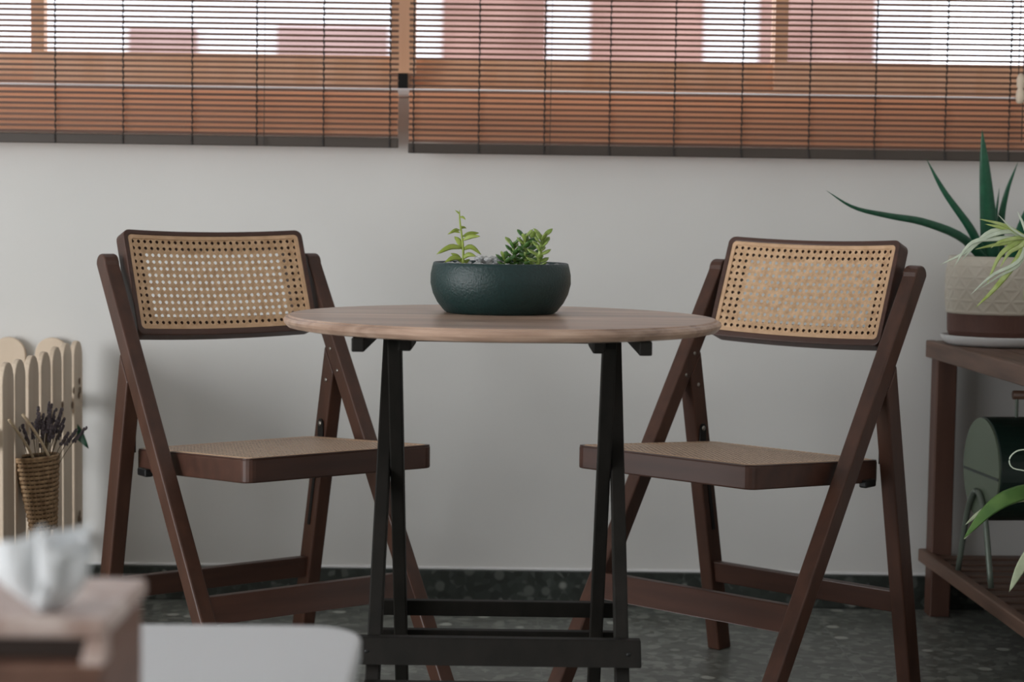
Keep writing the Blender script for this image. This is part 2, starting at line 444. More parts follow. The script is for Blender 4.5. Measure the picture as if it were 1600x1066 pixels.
def ring_mesh(outer, inner, w0, w1, mp):
    """frame between two closed outlines of equal length, from depth w0 to w1"""
    bm = bmesh.new(); n = len(outer)
    L = [[bm.verts.new(mp(u, v, w)) for u, v in o] for o in (outer, inner) for w in (w0, w1)]
    of, ob, nf, nb = L
    for i in range(n):
        j = (i+1) % n
        for q in ((of[i], of[j], nf[j], nf[i]), (ob[j], ob[i], nb[i], nb[j]), (of[j], of[i], ob[i], ob[j]), (nf[i], nf[j], nb[j], nb[i])): bm.faces.new(q)
    return bm
def rrect(x0, x1, y0, y1, r, ns=24, nc=5, nv=8):
    P = []
    def arc(cx, cy, a0):
        for k in range(nc+1):
            a = a0+PI/2*k/nc; P.append((cx+r*math.cos(a), cy+r*math.sin(a)))
    for i in range(1, ns): P.append((x0+r+(x1-x0-2*r)*i/ns, y0))
    arc(x1-r, y0+r, -PI/2)
    for i in range(1, nv): P.append((x1, y0+r+(y1-y0-2*r)*i/nv))
    arc(x1-r, y1-r, 0)
    for i in range(1, ns): P.append((x1-r-(x1-x0-2*r)*i/ns, y1))
    arc(x0+r, y1-r, PI/2)
    for i in range(1, nv): P.append((x0, y1-r-(y1-y0-2*r)*i/nv))
    arc(x0+r, y0+r, PI)
    return P
def cane_mesh(nu, nv, p, mp, up=1, hf=.118):
    """six-way cane weave: pairs of straight strands plus diagonals, leaving octagonal holes"""
    bm = bmesh.new(); U, V = nu*p, nv*p; hw = hf*p
    def rib(pts, hx, hy, w):
        prev = None
        for (u, v) in pts:
            a = bm.verts.new(mp(u-hx, v-hy, w)); b = bm.verts.new(mp(u+hx, v+hy, w))
            if prev: bm.faces.new((prev[0], prev[1], b, a))
            prev = (a, b)
    for j in range(nv+1):
        for s in (-.132, .132):
            v = j*p+s*p-V/2
            rib([(-U/2+U*i/nu, v) for i in range(nu+1)], 0, hw, -.0002*up*(1 if s > 0 else 1.4))
    for i in range(nu+1):
        for s in (-.132, .132):
            u = i*p+s*p-U/2
            rib([(u, -V/2+V*j/nv) for j in range(nv+1)], hw, 0, -.0006*up)
    # diagonals at half offsets
    for sgn in (1, -1):
        for k in range(-nv-1, nu+nv+2):
            c = (k+.5)*p
            pts = []
            for i in range(0, 2*nu+1):
                u = i*p/2; v = (c-u)*sgn if sgn > 0 else (u-c)
                if sgn < 0: v = u-c+V*0
                if -1e-9 <= v <= V+1e-9: pts.append((u-U/2, v-V/2))
            if len(pts) > 1: rib(pts, hw*.72, hw*.72*sgn, -.0010*up if sgn > 0 else -.0013*up)
    return bm
BT, BB = (-.2509, .816), (-.1819, .6281)      # (forward, z) of the backrest's front face
WB = .1853
bd = Vector((0, -(BT[0]-BB[0]), BT[1]-BB[1])); BH = bd.length; bd.normalize()
bn = Vector((0, bd.z, -bd.y))                  # towards the back
SAG = .016
def back_map(u, v, w_):
    q = Vector((u, -BB[0], BB[1]))+bd*v+bn*(w_+SAG*(1-(u/WB)**2)-.003)
    return q
ZS0, ST, TILT = .4515, .0406, .0296
Y0S, Y1S, WS = -.2, .2178, .1838
def seat_map(u, v, w_):    # v: forward from the rear edge
    f = Y0S+v; z = ZS0-TILT*(1-v/(Y1S-Y0S))-w_
    return Vector((u, -f, z))
def make_chair(label, loc, rotz):
    t = thing('folding_chair', label, 'chair', loc, rotz, 'folding cane chairs at the round table')
    for s in (-1, 1):
        l = obj('leg', long_leg(s), M['chair_wood'], t, bevel=.003)
        xi = s*(Wi-.0005)
        for z in (.593, .553):
            bm = bmesh.new(); bmesh.ops.create_uvsphere(bm, u_segments=10, v_segments=6, radius=.0036, matrix=Matrix.Translation((xi, -(lf(z)-LW*.55), z)) @ Matrix.Diagonal((.4, 1, 1, 1)))
            obj('bolt', bm, M['bolt'], l, True)
        l = obj('leg', short_leg(s), M['chair_wood'], t, bevel=.003)
        bm = bmesh.new(); z = .532
        bmesh.ops.create_uvsphere(bm, u_segments=10, v_segments=6, radius=.0042, matrix=Matrix.Translation((xi, -(sf(z)-SW*.5), z)) @ Matrix.Diagonal((.4, 1, 1, 1)))
        obj('bolt', bm, M['bolt'], l, True)
        # slot in which the seat pin slides
        a, b = (xi-.0012*s, xi+.001*s)
        bm = bmesh.new(); zz0, zz1 = .245, .40
        hexa(bm, [(min(a, b), -(sf(zz0)-SW*.40), zz0), (max(a, b), -(sf(zz0)-SW*.40), zz0), (max(a, b), -(sf(zz0)-SW*.62), zz0), (min(a, b), -(sf(zz0)-SW*.62), zz0),
                  (min(a, b), -(sf(zz1)-SW*.40), zz1), (max(a, b), -(sf(zz1)-SW*.40), zz1), (max(a, b), -(sf(zz1)-SW*.62), zz1), (min(a, b), -(sf(zz1)-SW*.62), zz1)])
        obj('slot', bm, M['bracket'], l)
        # seat hinge bracket: rounded black plate with a steel pivot
        bm = bmesh.new(); fc = sf(.447)-SW*.45
        P = [(fc+.0095*math.cos(a_), .447+.0095*math.sin(a_)) for a_ in [PI*i/8 for i in range(9)]]+[(fc-.0095, .418), (fc+.0095, .418)]
        a, b = sorted((xi, xi-.0025*s)); prism_yz(P, a, b, bm)
        br = obj('hinge_plate', bm, M['bracket'], t)
        bm = bmesh.new(); bmesh.ops.create_uvsphere(bm, u_segments=12, v_segments=8, radius=.0052, matrix=Matrix.Translation((xi-.003*s, -fc, .447)) @ Matrix.Diagonal((.45, 1, 1, 1)))
        obj('bolt', bm, M['bolt'], br, True)
    # stretchers
    def rail(f, zc0, zc1, dep):
        return prism_yz([(f(zc0)-dep-.002, zc0), (f(zc0)-.002, zc0), (f(zc1)-.002, zc1), (f(zc1)-dep-.002, zc1)], -Wi-.004, Wi+.004)
    obj('front_stretcher', rail(lf, .166, .208, .017), M['chair_wood_x'], t, bevel=.002)
    obj('rear_stretcher', rail(lambda z: sf(z)-.008, .140, .181, .019), M['chair_wood_x'], t, bevel=.002)
    # seat
    D = Y1S-Y0S
    st = obj('seat_frame', ring_mesh(rrect(-WS, WS, 0, D, .018), rrect(-WS+.034, WS-.034, .034, D-.034, .006), .0016, ST, seat_map), M['chair_wood_x'], t, bevel=.0025)
    obj('seat_rim', ring_mesh(rrect(-WS+.0005, WS-.0005, .0005, D-.0005, .018), rrect(-WS+.009, WS-.009, .009, D-.009, .01), 0, .0017, seat_map), M['chair_wood_x'], st)
    p = .0132; nu = int((2*WS-.018)/p); nv = int((D-.018)/p)
    obj('cane_seat', cane_mesh(nu, nv, p, lambda u, v, w_: seat_map(u, v+D/2, w_+.0013), 1.5, .098), M['cane_seat'], st)
    obj('cane_spline', ring_mesh(rrect(-WS+.008, WS-.008, .008, D-.008, .012), rrect(-WS+.0145, WS-.0145, .0145, D-.0145, .004), -.0006, .001, seat_map), M['cane_edge'], st)
    for s in (-1, 1): obj('seat_hinge_block', box(s*(WS+.002)-.008, s*(WS+.002)+.008, .135, .17, .378, .392), M['bracket'], st, bevel=.003)
    # backrest
    bk = obj('backrest_frame', ring_mesh(rrect(-WB, WB, 0, BH, .014), rrect(-WB+.0095, WB-.0095, .012, BH-.0095, .008), 0, .034, back_map), M['chair_wood_x'], t, bevel=.002)
    obj('rebate', ring_mesh(rrect(-WB+.0095, WB-.0095, .012, BH-.0095, .008), rrect(-WB+.036, WB-.036, .036, BH-.034, .004), .0065, .031, back_map), M['chair_wood_x'], bk)
    p = .01285; nu, nv = 27, 13
    vc = (.012+BH-.0095)/2
    obj('cane_panel', cane_mesh(nu, nv, p, lambda u, v, w_: back_map(u, v+vc, w_+.0035)), M['cane'], bk)
    obj('cane_spline', ring_mesh(rrect(-WB+.0095, WB-.0095, .012, BH-.0095, .008), rrect(-WB+.0165, WB-.0165, .0185, BH-.0165, .004), .001, .0045, back_map), M['cane_edge'], bk)
    return t
make_chair('left dark wood folding chair, cane back and seat angled right towards the table', (-.3994, 3.2437, 0), R(36.42))
make_chair('right dark wood folding chair, cane back and seat angled left beside the shelf', (.4059, 3.2487, 0), R(-41.1))

# ------------------------------------------------------------------ round table
TX, TY, TZ, TR = -.0055, 2.785, .700, .330
tb = thing('round_folding_table', 'round brown wooden folding table with black crossed legs', 'table', (TX, TY, 0))
top = obj('tabletop', lathe([(0, TZ-.019), (TR-.016, TZ-.019), (TR-.006, TZ-.017), (TR-.001, TZ-.011), (TR, TZ-.007), (TR-.003, TZ-.003), (TR-.007, TZ-.0025), (TR-.009, TZ), (0, TZ)], 128), M['tabletop'], tb)
def tleg(x, ytop, ybot, x2=None):
    hw, hd = .0101, .017
    bm = bmesh.new(); z1 = TZ-.0192
    hexa(bm, [(x-hw, ybot-hd, 0), (x+hw, ybot-hd, 0), (x+hw, ybot+hd, 0), (x-hw, ybot+hd, 0), (x-hw, ytop-hd, z1), (x+hw, ytop-hd, z1), (x+hw, ytop+hd, z1), (x-hw, ytop+hd, z1)])
    return bm
def ly(ytop, ybot, z): return ybot+(ytop-ybot)*z/(TZ-.019)
OT, OB, IT, IB = .14, -.34, -.113, .22
for s in (-1, 1):
    obj('leg', tleg(s*.1775, OT, OB), M['black_wood'], tb, bevel=.002)
    obj('leg', tleg(s*.1565, IT, IB), M['black_wood'], tb, bevel=.002)
    x0, x1 = sorted((s*.190, s*.208))
    obj('cleat', prism_yz([(.25, .6612), (.25, .681), (-.23, .681), (-.23, .6612)], x0, x1), M['black_wood'], tb, bevel=.002)
    x0, x1 = sorted((s*.1275, s*.1465))
    obj('pivot_block', prism_yz([(.20, .6595), (.20, .681), (.06, .681), (.06, .6595)], x0, x1), M['black_wood'], tb, bevel=.003)
obj('cross_rail', box(-.19, .19, .195, .215, .645, .6795), M['black_wood'], tb, bevel=.002)
def cross(name, f, z0, z1, hw, side, dep=.017):
    a, b = f(z0), f(z1)
    o = .0172*side
    bm = bmesh.new()
    ys0 = sorted((a+o, a+o+dep*side)); ys1 = sorted((b+o, b+o+dep*side))
    hexa(bm, [(-hw, ys0[0], z0), (hw, ys0[0], z0), (hw, ys0[1], z0), (-hw, ys0[1], z0), (-hw, ys1[0], z1), (hw, ys1[0], z1), (hw, ys1[1], z1), (-hw, ys1[1], z1)])
    return obj(name, bm, M['black_wood'], tb, bevel=.002)
fo = lambda z: ly(OT, OB, z); fi = lambda z: ly(IT, IB, z)
c = cross('foot_rail', fo, .2155, .250, .204, -1)
for s in (-1, 1):
    bm = bmesh.new(); bmesh.ops.create_uvsphere(bm, u_segments=10, v_segments=6, radius=.0035, matrix=Matrix.Translation((s*.186, fo(.232)-.0345, .232)) @ Matrix.Diagonal((1, .4, 1, 1)))
    obj('bolt', bm, M['bracket'], c, True)
cross('foot_rail', fo, .160, .1945, .188, -1)
M['rail_brown'] = M['chair_wood_x']
cross('foot_rail', fi, .207, .2345, .206, 1)
cross('foot_rail', fi, .156, .181, .206, 1)

# ------------------------------------------------------------------ bowl of succulents
BX, BY = -.0095, 2.868
bw = thing('planter_bowl', 'dark green bowl planter with small succulents on the round table', 'plant pot', (BX, BY, TZ))
prof = [(0, 0), (.083, 0), (.088, .003), (.0985, .016), (.1055, .030), (.1095, .046), (.1092, .060), (.1065, .0725), (.1050, .0775), (.1032, .0785), (.1015, .0770), (.1035, .068), (.104, .05), (.097, .025), (.08, .006), (0, .005)]
P2 = []
for a, b in zip(prof, prof[1:]):
    for k in range(3): P2.append((a[0]+(b[0]-a[0])*k/3, a[1]+(b[1]-a[1])*k/3))
P2.append(prof[-1])
obj('bowl', lathe(prof, 96), M['green_bowl'], bw, True)
obj('soil', lathe([(0, .055), (.1, .055), (.1015, .070), (0, .0725)], 48), M['soil'], bw)
rnd = random.Random(4)
bm = bmesh.new()
for i in range(120):
    a, r = rnd.uniform(0, 2*PI), .096*math.sqrt(rnd.random()); s = rnd.uniform(.003, .0055)
    x, y = r*math.cos(a), r*math.sin(a)
    if i > 70: x, y = rnd.uniform(-.038, .0), rnd.uniform(-.05, .02)
    h = .074+(.012*rnd.random() if i > 70 else 0)
    bmesh.ops.create_icosphere(bm, subdivisions=1, radius=s, matrix=Matrix.Translation((x, y, h)) @ Matrix.Rotation(rnd.uniform(0, 6), 4, 'X') @ Matrix.Diagonal((1.3, .8, .9, 1)))
o = obj('stone_chips', bm, M['crystal'], bw); o['kind'] = 'stuff'
# pale upright sprig
SX, SY = -.058, -.02
sp = obj('sprig_stem', sweep(spline([(SX, SY, .07), (SX-.001, SY, .105), (SX-.006, SY, .14), (SX-.007, SY, .160)], 12), taper(12, .0020, .0020, .35)), M['leaf_lime'], bw, True)
def px(dx, dz): return dx*.00098, dz*.00098   # sizes along the picture plane at the bowl's distance
for (z0, x1, z1, y1, wd, droop) in ((.083, -.027, .078, -.008, .006, .01), (.10, -.040, .090, -.012, .0062, .014), (.098, -.013, .118, .015, .0058, -.006), (.083, .022, .088, -.01, .0052, .010), (.097, .030, .090, .0, .0055, .018),
                                    (.112, .028, .119, -.012, .0055, .006), (.118, .026, .124, .008, .0045, .004), (.124, -.019, .121, .0, .0035, .008), (.130, .010, .131, .006, .003, .004), (.128, -.015, .124, -.012, .0032, .005),
                                    (.078, -.018, .092, .01, .0052, -.004), (.148, .009, .144, -.004, .0028, .004), (.152, -.008, .159, .0, .0018, 0), (.075, .012, .083, .012, .0045, 0)):
    xs = SX-(.006 if z0 > .12 else .002)
    path = spline([(xs, SY, z0), (xs+x1*.45, SY+y1*.5, (z0+z1)/2+abs(droop)*.5), (xs+x1, SY+y1, z1)], 8)
    obj('leaf', sweep(path, leafshape(8, wd*.72, .0006, .2, .45), None, 6, (0, -1, .25)), M['leaf_lime'], sp, True)
# jade rosettes
for (jx, jy, h, lean, n, mat) in ((.040, -.03, .120, -.004, 9, 'leaf_jade'), (.056, -.045, .122, .008, 9, 'leaf_jade_light'), (.024, -.02, .108, -.006, 7, 'leaf_jade'), (.048, .01, .118, .0, 8, 'leaf_jade'), (.012, -.035, .086, -.008, 4, 'leaf_jade')):
    jm = obj('jade_stem', sweep([(jx, jy, .07), (jx+lean*.5, jy, (h+.07)/2), (jx+lean, jy, h)], [(.0034, .0034), (.003, .003), (.0022, .0022)]), M['leaf_jade_light'], bw, True)
    for k in range(n):
        f = (k+.5)/n; z0 = .073+(h-.073)*f; xs = jx+lean*f
        for q in (0, 1):
            a = k*PI*.42+q*PI+jx*40
            Ln = (.0205-.007*f)*rnd.uniform(.85, 1.15); ux, uy = math.cos(a), math.sin(a)
            path = spline([(xs, jy, z0), (xs+ux*Ln*.55, jy+uy*Ln*.55, z0+.002+.006*f), (xs+ux*Ln, jy+uy*Ln, z0+.006+.008*f)], 5)
            obj('leaf', sweep(path, leafshape(5, .0050, .0019, .45, .55), None, 8, (.2, -.5, 1)), M[mat if q or f < .7 else 'leaf_jade_light'], jm, True)

# ------------------------------------------------------------------ picket fence, basket, lavender
pf = thing('picket_fence', 'pale wooden picket fence box with rounded tops against the wall', 'fence', (-.905, 3.7, 0))
rnd = random.Random(7)
def picket(y0, w_, top, x=0., th=.011, cross_x=None):
    bm = bmesh.new(); r = w_/2; n = 10
    pts = [(-r, .0), (r, .0), (r, top-r)]+[(r*math.cos(PI*i/n), top-r+r*math.sin(PI*i/n)) for i in range(1, n)]+[(-r, top-r)]
    if cross_x is None:
        A = [bm.verts.new((x-th, y0+a, b)) for a, b in pts]; B = [bm.verts.new((x, y0+a, b)) for a, b in pts]
    else:
        A = [bm.verts.new((cross_x+a, y0, b)) for a, b in pts]; B = [bm.verts.new((cross_x+a, y0+th, b)) for a, b in pts]
    bm.faces.new(A); bm.faces.new(B[::-1])
    for i in range(len(pts)):
        j = (i+1) % len(pts); bm.faces.new((A[i], B[i], B[j], A[j]))
    return bm
for i in range(8):
    pk = obj('picket', picket(.195-i*.093, .074, .572+rnd.uniform(-.003, .003), rnd.uniform(-.002, .002)), M['cream_wood'], pf, bevel=.002)
for i in range(3):
    obj('picket', picket(.262, .074, .572, cross_x=-.075-i*.094), M['cream_wood'], pf, bevel=.002)
for z in (.12, .42):
    obj('rail', box(-.026, -.0135, -.5, .24, z, z+.035), M['cream_wood'], pf, bevel=.002)
    obj('rail', box(-.33, -.03, .247, .261, z, z+.035), M['cream_wood'], pf, bevel=.002)
for y, z in ((.14, .47), (.13, .44), (.195, .485), (.19, .455), (.20, .465), (.195, .20), (.20, .185), (.185, .19), (.045, .45)):
    bm = bmesh.new(); bmesh.ops.create_uvsphere(bm, u_segments=8, v_segments=5, radius=.004, matrix=Matrix.Translation((.001, y, z)) @ Matrix.Diagonal((.4, 1.2, 2, 1)))
    obj('knot', bm, M['picket_hole'], pf)

KX, KY, KZ = -.862, 3.42, .250
bk = thing('hanging_basket', 'small woven brown cone basket hung on the pale picket fence', 'basket', (KX, KY, KZ), 0)
bk.rotation_euler = (0, R(-5), 0)
H_ = .138
def cone_r(f): return .0235+.0155*f
bm = bmesh.new(); NR = 17
for k in range(NR):
    f = k/(NR-1); z = .004+f*(H_-.008); n = 48
    pts = []
    for i in range(n+1):
        a = 2*PI*i/n; rr = cone_r(f)+.0016*math.sin(a*12+(PI if k % 2 else 0)); pts.append((rr*math.cos(a), rr*math.sin(a), z))
    sweep(pts, (.0018, .0037), bm, 6)
obj('weave', bm, M['basket'], bk, True)
bm = bmesh.new()
for i in range(24):
    a = 2*PI*i/24; sweep([(cone_r(0)*math.cos(a), cone_r(0)*math.sin(a), 0), (cone_r(1)*math.cos(a), cone_r(1)*math.sin(a), H_)], (.0013, .0013), bm, 5)
obj('stakes', bm, M['basket'], bk)
obj('lining', lathe([(0, .002), (cone_r(0)-.001, .002), (cone_r(1)-.001, H_-.002), (cone_r(1)-.004, H_-.002), (cone_r(0)-.004, .006), (0, .006)], 32), M['basket_dark'], bk)
obj('rim', sweep([(cone_r(1)*math.cos(2*PI*i/32), cone_r(1)*math.sin(2*PI*i/32), H_) for i in range(33)], (.0036, .003), None, 8), M['basket'], bk, True)
for (x0, y0, x1, y1, z1) in ((.004, -.036, -.013, -.118, .222), (.030, -.026, -.013, -.025, .222)):
    obj('hanging_twine', sweep(spline([(x0, y0, H_), ((x0+x1)/2+.004, (y0+y1)/2-.003, (H_+z1)/2), (x1, y1, z1)], 10), (.0028, .0028), None, 6), M['twine'], bk, True)
obj('loose_twine', sweep(spline([(-.02, -.03, .01), (-.028, -.035, -.03), (-.047, -.04, -.075)], 8), (.0008, .0008), None, 5), M['twine'], bk)
lv = thing('dried_lavender', 'bunch of dried lavender standing in the hanging woven basket', 'dried flowers', (KX-.012, KY, KZ+.115))
rnd = random.Random(12)
sprigs = [(-.045, .0, .105), (-.03, .01, .085), (.004, -.005, .122), (.012, .0, .108), (.022, .01, .13), (.030, -.01, .128), (.036, .0, .118), (.044, .005, .110), (.05, -.01, .12), (.018, -.02, .095), (.0, -.01, .098),
          (.060, .0, .072), (.078, -.01, .080), (.028, -.02, .10), (.040, .01, .095), (-.01, .0, .09), (.094, .0, .083), (.052, .0, .10), (.008, -.015, .112), (.026, .01, .098), (.034, -.02, .09), (.015, .01, .10), (.042, -.015, .098), (.024, .0, .082), (.010, .0, .078), (.048, .01, .085)]
for (dx, dy, dz) in sprigs:
    b0 = Vector((dx*.12+.004, dy*.3, -.04)); e = Vector((dx, dy, dz*.97)); mid = (b0+e)/2+Vector((0, 0, .012))
    path = spline([b0, mid, e], 10)
    s = obj('sprig', sweep(path, (.0007, .0007), None, 4), M['stalk'], lv)
    bm = bmesh.new(); ln = rnd.uniform(.026, .045)
    d = (path[-1]-path[-3]).normalized(); n = int(ln/.0035)
    for k in range(n):
        for q in range(3):
            a = rnd.uniform(0, 6.28); r = .0026*(1-k/n*.5)
            bmesh.ops.create_icosphere(bm, subdivisions=1, radius=rnd.uniform(.002, .0031), matrix=Matrix.Translation(e-d*(ln*(1-k/n)*.95)+Vector((r*math.cos(a), r*math.sin(a), 0)))@Matrix.Diagonal((.8, .8, 1.4, 1)))
    obj('flower_spike', bm, M['lavender'], s)
# small plant peeping out behind the fence
gp = thing('green_plant', 'green plant behind the picket fence with one leaf tip showing', 'plant', (-.965, 3.90, 0))
obj('pot', lathe([(0, 0), (.022, 0), (.028, .06), (.025, .06), (.02, .01), (0, .01)], 24), M['terracotta'], gp, True)
obj('stem', sweep(spline([(0, 0, .01), (-.005, 0, .2), (.01, 0, .37)], 8), (.0025, .0025)), M['aloe'], gp)
obj('leaf', sweep(spline([(.01, 0, .37), (.035, -.01, .39), (.058, -.02, .378), (.086, -.03, .343)], 10), leafshape(10, .014, .001, .2, .45), None, 8, (0, 1, 0)), M['aloe'], gp, True)
obj('leaf', sweep(spline([(.0, 0, .30), (-.02, -.005, .34), (-.035, -.01, .33)], 8), leafshape(8, .011, .001, .2, .45), None, 8, (0, 1, 0)), M['aloe'], gp, True)

# ------------------------------------------------------------------ plant shelf
SHX, SHZ = .905, .594
sh = thing('plant_shelf', 'dark brown two-tier wooden plant shelf on the right', 'shelf', (SHX, 3.955, 0), R(2.1))
SL = 1.15; SWD = .31
obj('edge_board', box(0, .02, -SL, 0, SHZ-.037, SHZ), M['shelf_wood'], sh, bevel=.003)
for i in range(4):
    x0 = .022+i*.0715; obj('top_board', box(x0, x0+.068, -SL, 0, SHZ-.016, SHZ-.001), M['shelf_wood'], sh, bevel=.002)
obj('edge_board', box(.022, SWD-.002, -.018, -.001, SHZ-.037, SHZ-.0165), M['shelf_wood'], sh)
for y in (-.054, -SL+.006):
    for x in (.010, SWD-.058): obj('post', box(x+.002, x+.046, y, y+.048, 0, SHZ-.038), M['shelf_post'], sh, bevel=.003)
obj('lower_rail', box(-.003, .019, -SL, 0, .112, .140), M['shelf_wood'], sh, bevel=.003)
obj('lower_rail', box(SWD-.012, SWD, -SL, 0, .112, .140), M['shelf_wood'], sh, bevel=.003)
n = 17
for i in range(n):
    y = -.058-.040-i*.0615; obj('slat', box(.0195, SWD-.0125, y, y+.040, .122, .136), M['shelf_slat'], sh, bevel=.002)

# barrel grill on the lower shelf
gr = thing('barrel_grill', 'small dark green barrel grill on the lower shelf', 'grill', (.945, 3.62, .137), R(6))
GR, GZ = .100, .225
def drum(x0, x1, r, bm=None):
    bm = bm or bmesh.new(); n = 48; A = []; B = []
    for i in range(n):
        a = 2*PI*i/n; A.append(bm.verts.new((x0, r*math.cos(a), GZ+r*math.sin(a)*1.03))); B.append(bm.verts.new((x1, r*math.cos(a), GZ+r*math.sin(a)*1.03)))
    bm.faces.new(A); bm.faces.new(B[::-1])
    for i in range(n):
        j = (i+1) % n; bm.faces.new((A[i], B[i], B[j], A[j]))
    return bm
dr = obj('drum', drum(.004, .255, GR), M['grill_dark'], gr, bevel=.002)
obj('end_cap', drum(0, .0038, GR-.002), M['grill_end'], gr)
obj('seam', box(-.0012, .0, -GR+.004, GR-.004, GZ-.012, GZ-.007), M['grill_dark'], gr)
for xx, e in ((-.006, 1), (.262, -1)):
    bm = bmesh.new()
    for s in (-1, 1):
        sweep(spline([(xx, s*.005, GZ-.045), (xx, s*.022, GZ-.055), (xx, s*.050, .13), (xx, s*.092, .004)], 12), (.0062, .0062), bm, 8)
    obj('leg', bm, M['grill_leg'], gr, True)
h = obj('handle', sweep([(.07, 0, GZ+GR), (.07, 0, GZ+GR+.045), (.072, 0, GZ+GR+.047), (.198, 0, GZ+GR+.047), (.20, 0, GZ+GR+.045), (.20, 0, GZ+GR)], (.0035, .0035), None, 6, (0, 1, 0)), M['grill_leg'], gr)
obj('grip', sweep([(.062, 0, GZ+GR+.047), (.208, 0, GZ+GR+.047)], (.009, .009), None, 12), M['handle_wood'], h, True)

# aloe pot
AX, AY = 1.024, 3.835
al = thing('potted_aloe', 'aloe in a cream diamond-embossed pot with brown base band on the shelf', 'potted plant', (AX, AY, SHZ))
def emboss(a, k, z):
    u = a/(2*PI)*18; v = (z-.07)/.024
    d = [abs((u+v*.5) % 1-.5), abs((u-v*.5) % 1-.5), abs(v % 1-.5)]
    m = min(.5-x for x in d)
    return .0013*max(0, 1-m/.16)
zz = [.067+.0016*i for i in range(72)]
prof = [(.102+.004*math.sin(PI*min(1, (z-.06)/.12))-(max(0, z-.172))*.25, z) for z in zz]
obj('pot', lathe([(.1015, .066)]+prof+[(.1015, .1835), (.097, .185), (.093, .183), (.092, .17)], 360, fn=lambda a, k, z: emboss(a, k, z) if 0 < k < 71 else 0), M['pot_cream'], al, True)
obj('pot_base', lathe([(0, .012), (.094, .012), (.1005, .030), (.1015, .066), (.09, .066), (.0, .066)], 64), M['pot_brown'], al)
obj('soil', lathe([(0, .15), (.09, .15), (.0915, .169), (0, .171)], 40), M['soil'], al)
obj('saucer', lathe([(0, 0), (.098, 0), (.108, .006), (.113, .018), (.112, .021), (.108, .019), (.104, .0085), (0, .008)], 96, fn=lambda a, k, z: .0012*math.sin(a*28) if k in (3, 4) else 0), M['saucer'], al, True)
def A(pxx, pxy, y):     # metres from the picture at a given distance, relative to the pot base (layout aid for the leaf curves)
    x = (pxx-800)/2875.*y; d = y
    return (x-AX+.0033*d, y-AY, CAM_Z-(pxy-329.4-(pxx-800)*.01424)/2883.*d-(SHZ-.001))
for pts, w_ in (([(1548, 425, 3.835), (1540, 340, 3.82), (1532, 262, 3.80), (1526, 203, 3.79)], .0205),
                ([(1538, 415, 3.83), (1515, 362, 3.80), (1470, 300, 3.78), (1440, 248, 3.77)], .0105),
                ([(1540, 412, 3.82), (1500, 372, 3.76), (1440, 348, 3.70), (1385, 338, 3.66), (1330, 325, 3.62), (1285, 298, 3.60)], .0098),
                ([(1562, 415, 3.84), (1560, 350, 3.84), (1568, 300, 3.83), (1584, 253, 3.82)], .0095),
                ([(1556, 410, 3.86), (1552, 350, 3.88), (1556, 293, 3.88)], .006),
                ([(1580, 420, 3.82), (1598, 350, 3.78), (1625, 290, 3.74), (1650, 250, 3.72)], .016),
                ([(1585, 420, 3.85), (1630, 360, 3.88), (1680, 330, 3.9)], .014)):
    path = spline([A(*q) for q in pts], 22)
    obj('leaf', sweep(path, [(w_*f, w_*.38*f) for f in [(1-(i/22)**1.6)**.9 if i < 22 else 0 for i in range(23)]], None, 10, (0, 1, .0) if abs(pts[-1][0]-pts[0][0]) > 60 else (0, -1, 0)), M['aloe'], al, True)

# spider plant on the near part of the shelf (its pot stands beyond the frame)
PX, PY = 1.085, 3.30
spd = thing('spider_plant', 'spider plant with pale arching striped leaves hanging in front of the cream pot', 'potted plant', (PX, PY, SHZ-.001))
obj('pot', lathe([(0, 0), (.06, 0), (.075, .14), (.08, .142), (.08, .152), (.072, .152), (.07, .13), (0, .12)], 48), M['terracotta'], spd, True)
def S(pxx, pxy, y):
    x = (pxx-800)/2875.*y
    return (x-PX+.0033*y, y-PY, CAM_Z-(pxy-329.4-(pxx-800)*.01424)/2883.*y-(SHZ-.001))
crown = (1700, 470, 3.30)
node_ = (1603, 372, 3.22)
obj('runner', sweep(spline([(0, 0, .13), (-.03, -.02, .24), S(*node_)], 10), (.003, .003)), M['leaf_lime'], spd, True)
leaves = [([(1525, 342), (1565, 352)], 'spider', .004), ([(1465, 415), (1510, 392), (1550, 360)], 'spider_pale', .0045), ([(1488, 418), (1515, 380), (1555, 373)], 'spider_pale', .005),
          ([(1540, 448), (1560, 400), (1585, 380)], 'spider', .0055), ([(1524, 482), (1555, 450), (1585, 410)], 'spider', .006), ([(1515, 462), (1550, 430), (1590, 408)], 'spider_pale', .004),
          ([(1560, 420), (1575, 395), (1592, 385)], 'spider', .0045), ([(1520, 390), (1550, 383), (1580, 378)], 'spider', .0045), ([(1530, 452), (1560, 432), (1592, 412)], 'spider_pale', .003),
          ([(1555, 335), (1575, 355), (1592, 367)], 'spider_pale', .003), ([(1585, 330), (1595, 350)], 'spider_pale', .003), ([(1500, 408), (1530, 376), (1570, 362)], 'spider_pale', .0045),
          ([(1640, 480), (1630, 420), (1615, 385)], 'spider', .006), ([(1670, 400), (1640, 370)], 'spider', .006), ([(1575, 362), (1590, 368)], 'spider_pale', .0055), ([(1545, 388), (1560, 378), (1585, 372)], 'spider', .004),
          ([(1535, 350), (1570, 358)], 'spider', .005), ([(1600, 470), (1605, 420)], 'spider', .006)]
rnd = random.Random(3)
for pts, mt, w_ in leaves:
    yy = 3.22+rnd.uniform(-.06, .02); L = len(pts)
    P = [S(*node_)]+[S(q[0], q[1], node_[2]+(yy-node_[2])*(k+1)/L) for k, q in enumerate(reversed(pts))]
    obj('leaf', sweep(spline(P, 14), leafshape(14, w_*.95, .0005, .6, .3), None, 6, (0, -1, .4)), M[mt], spd, True)
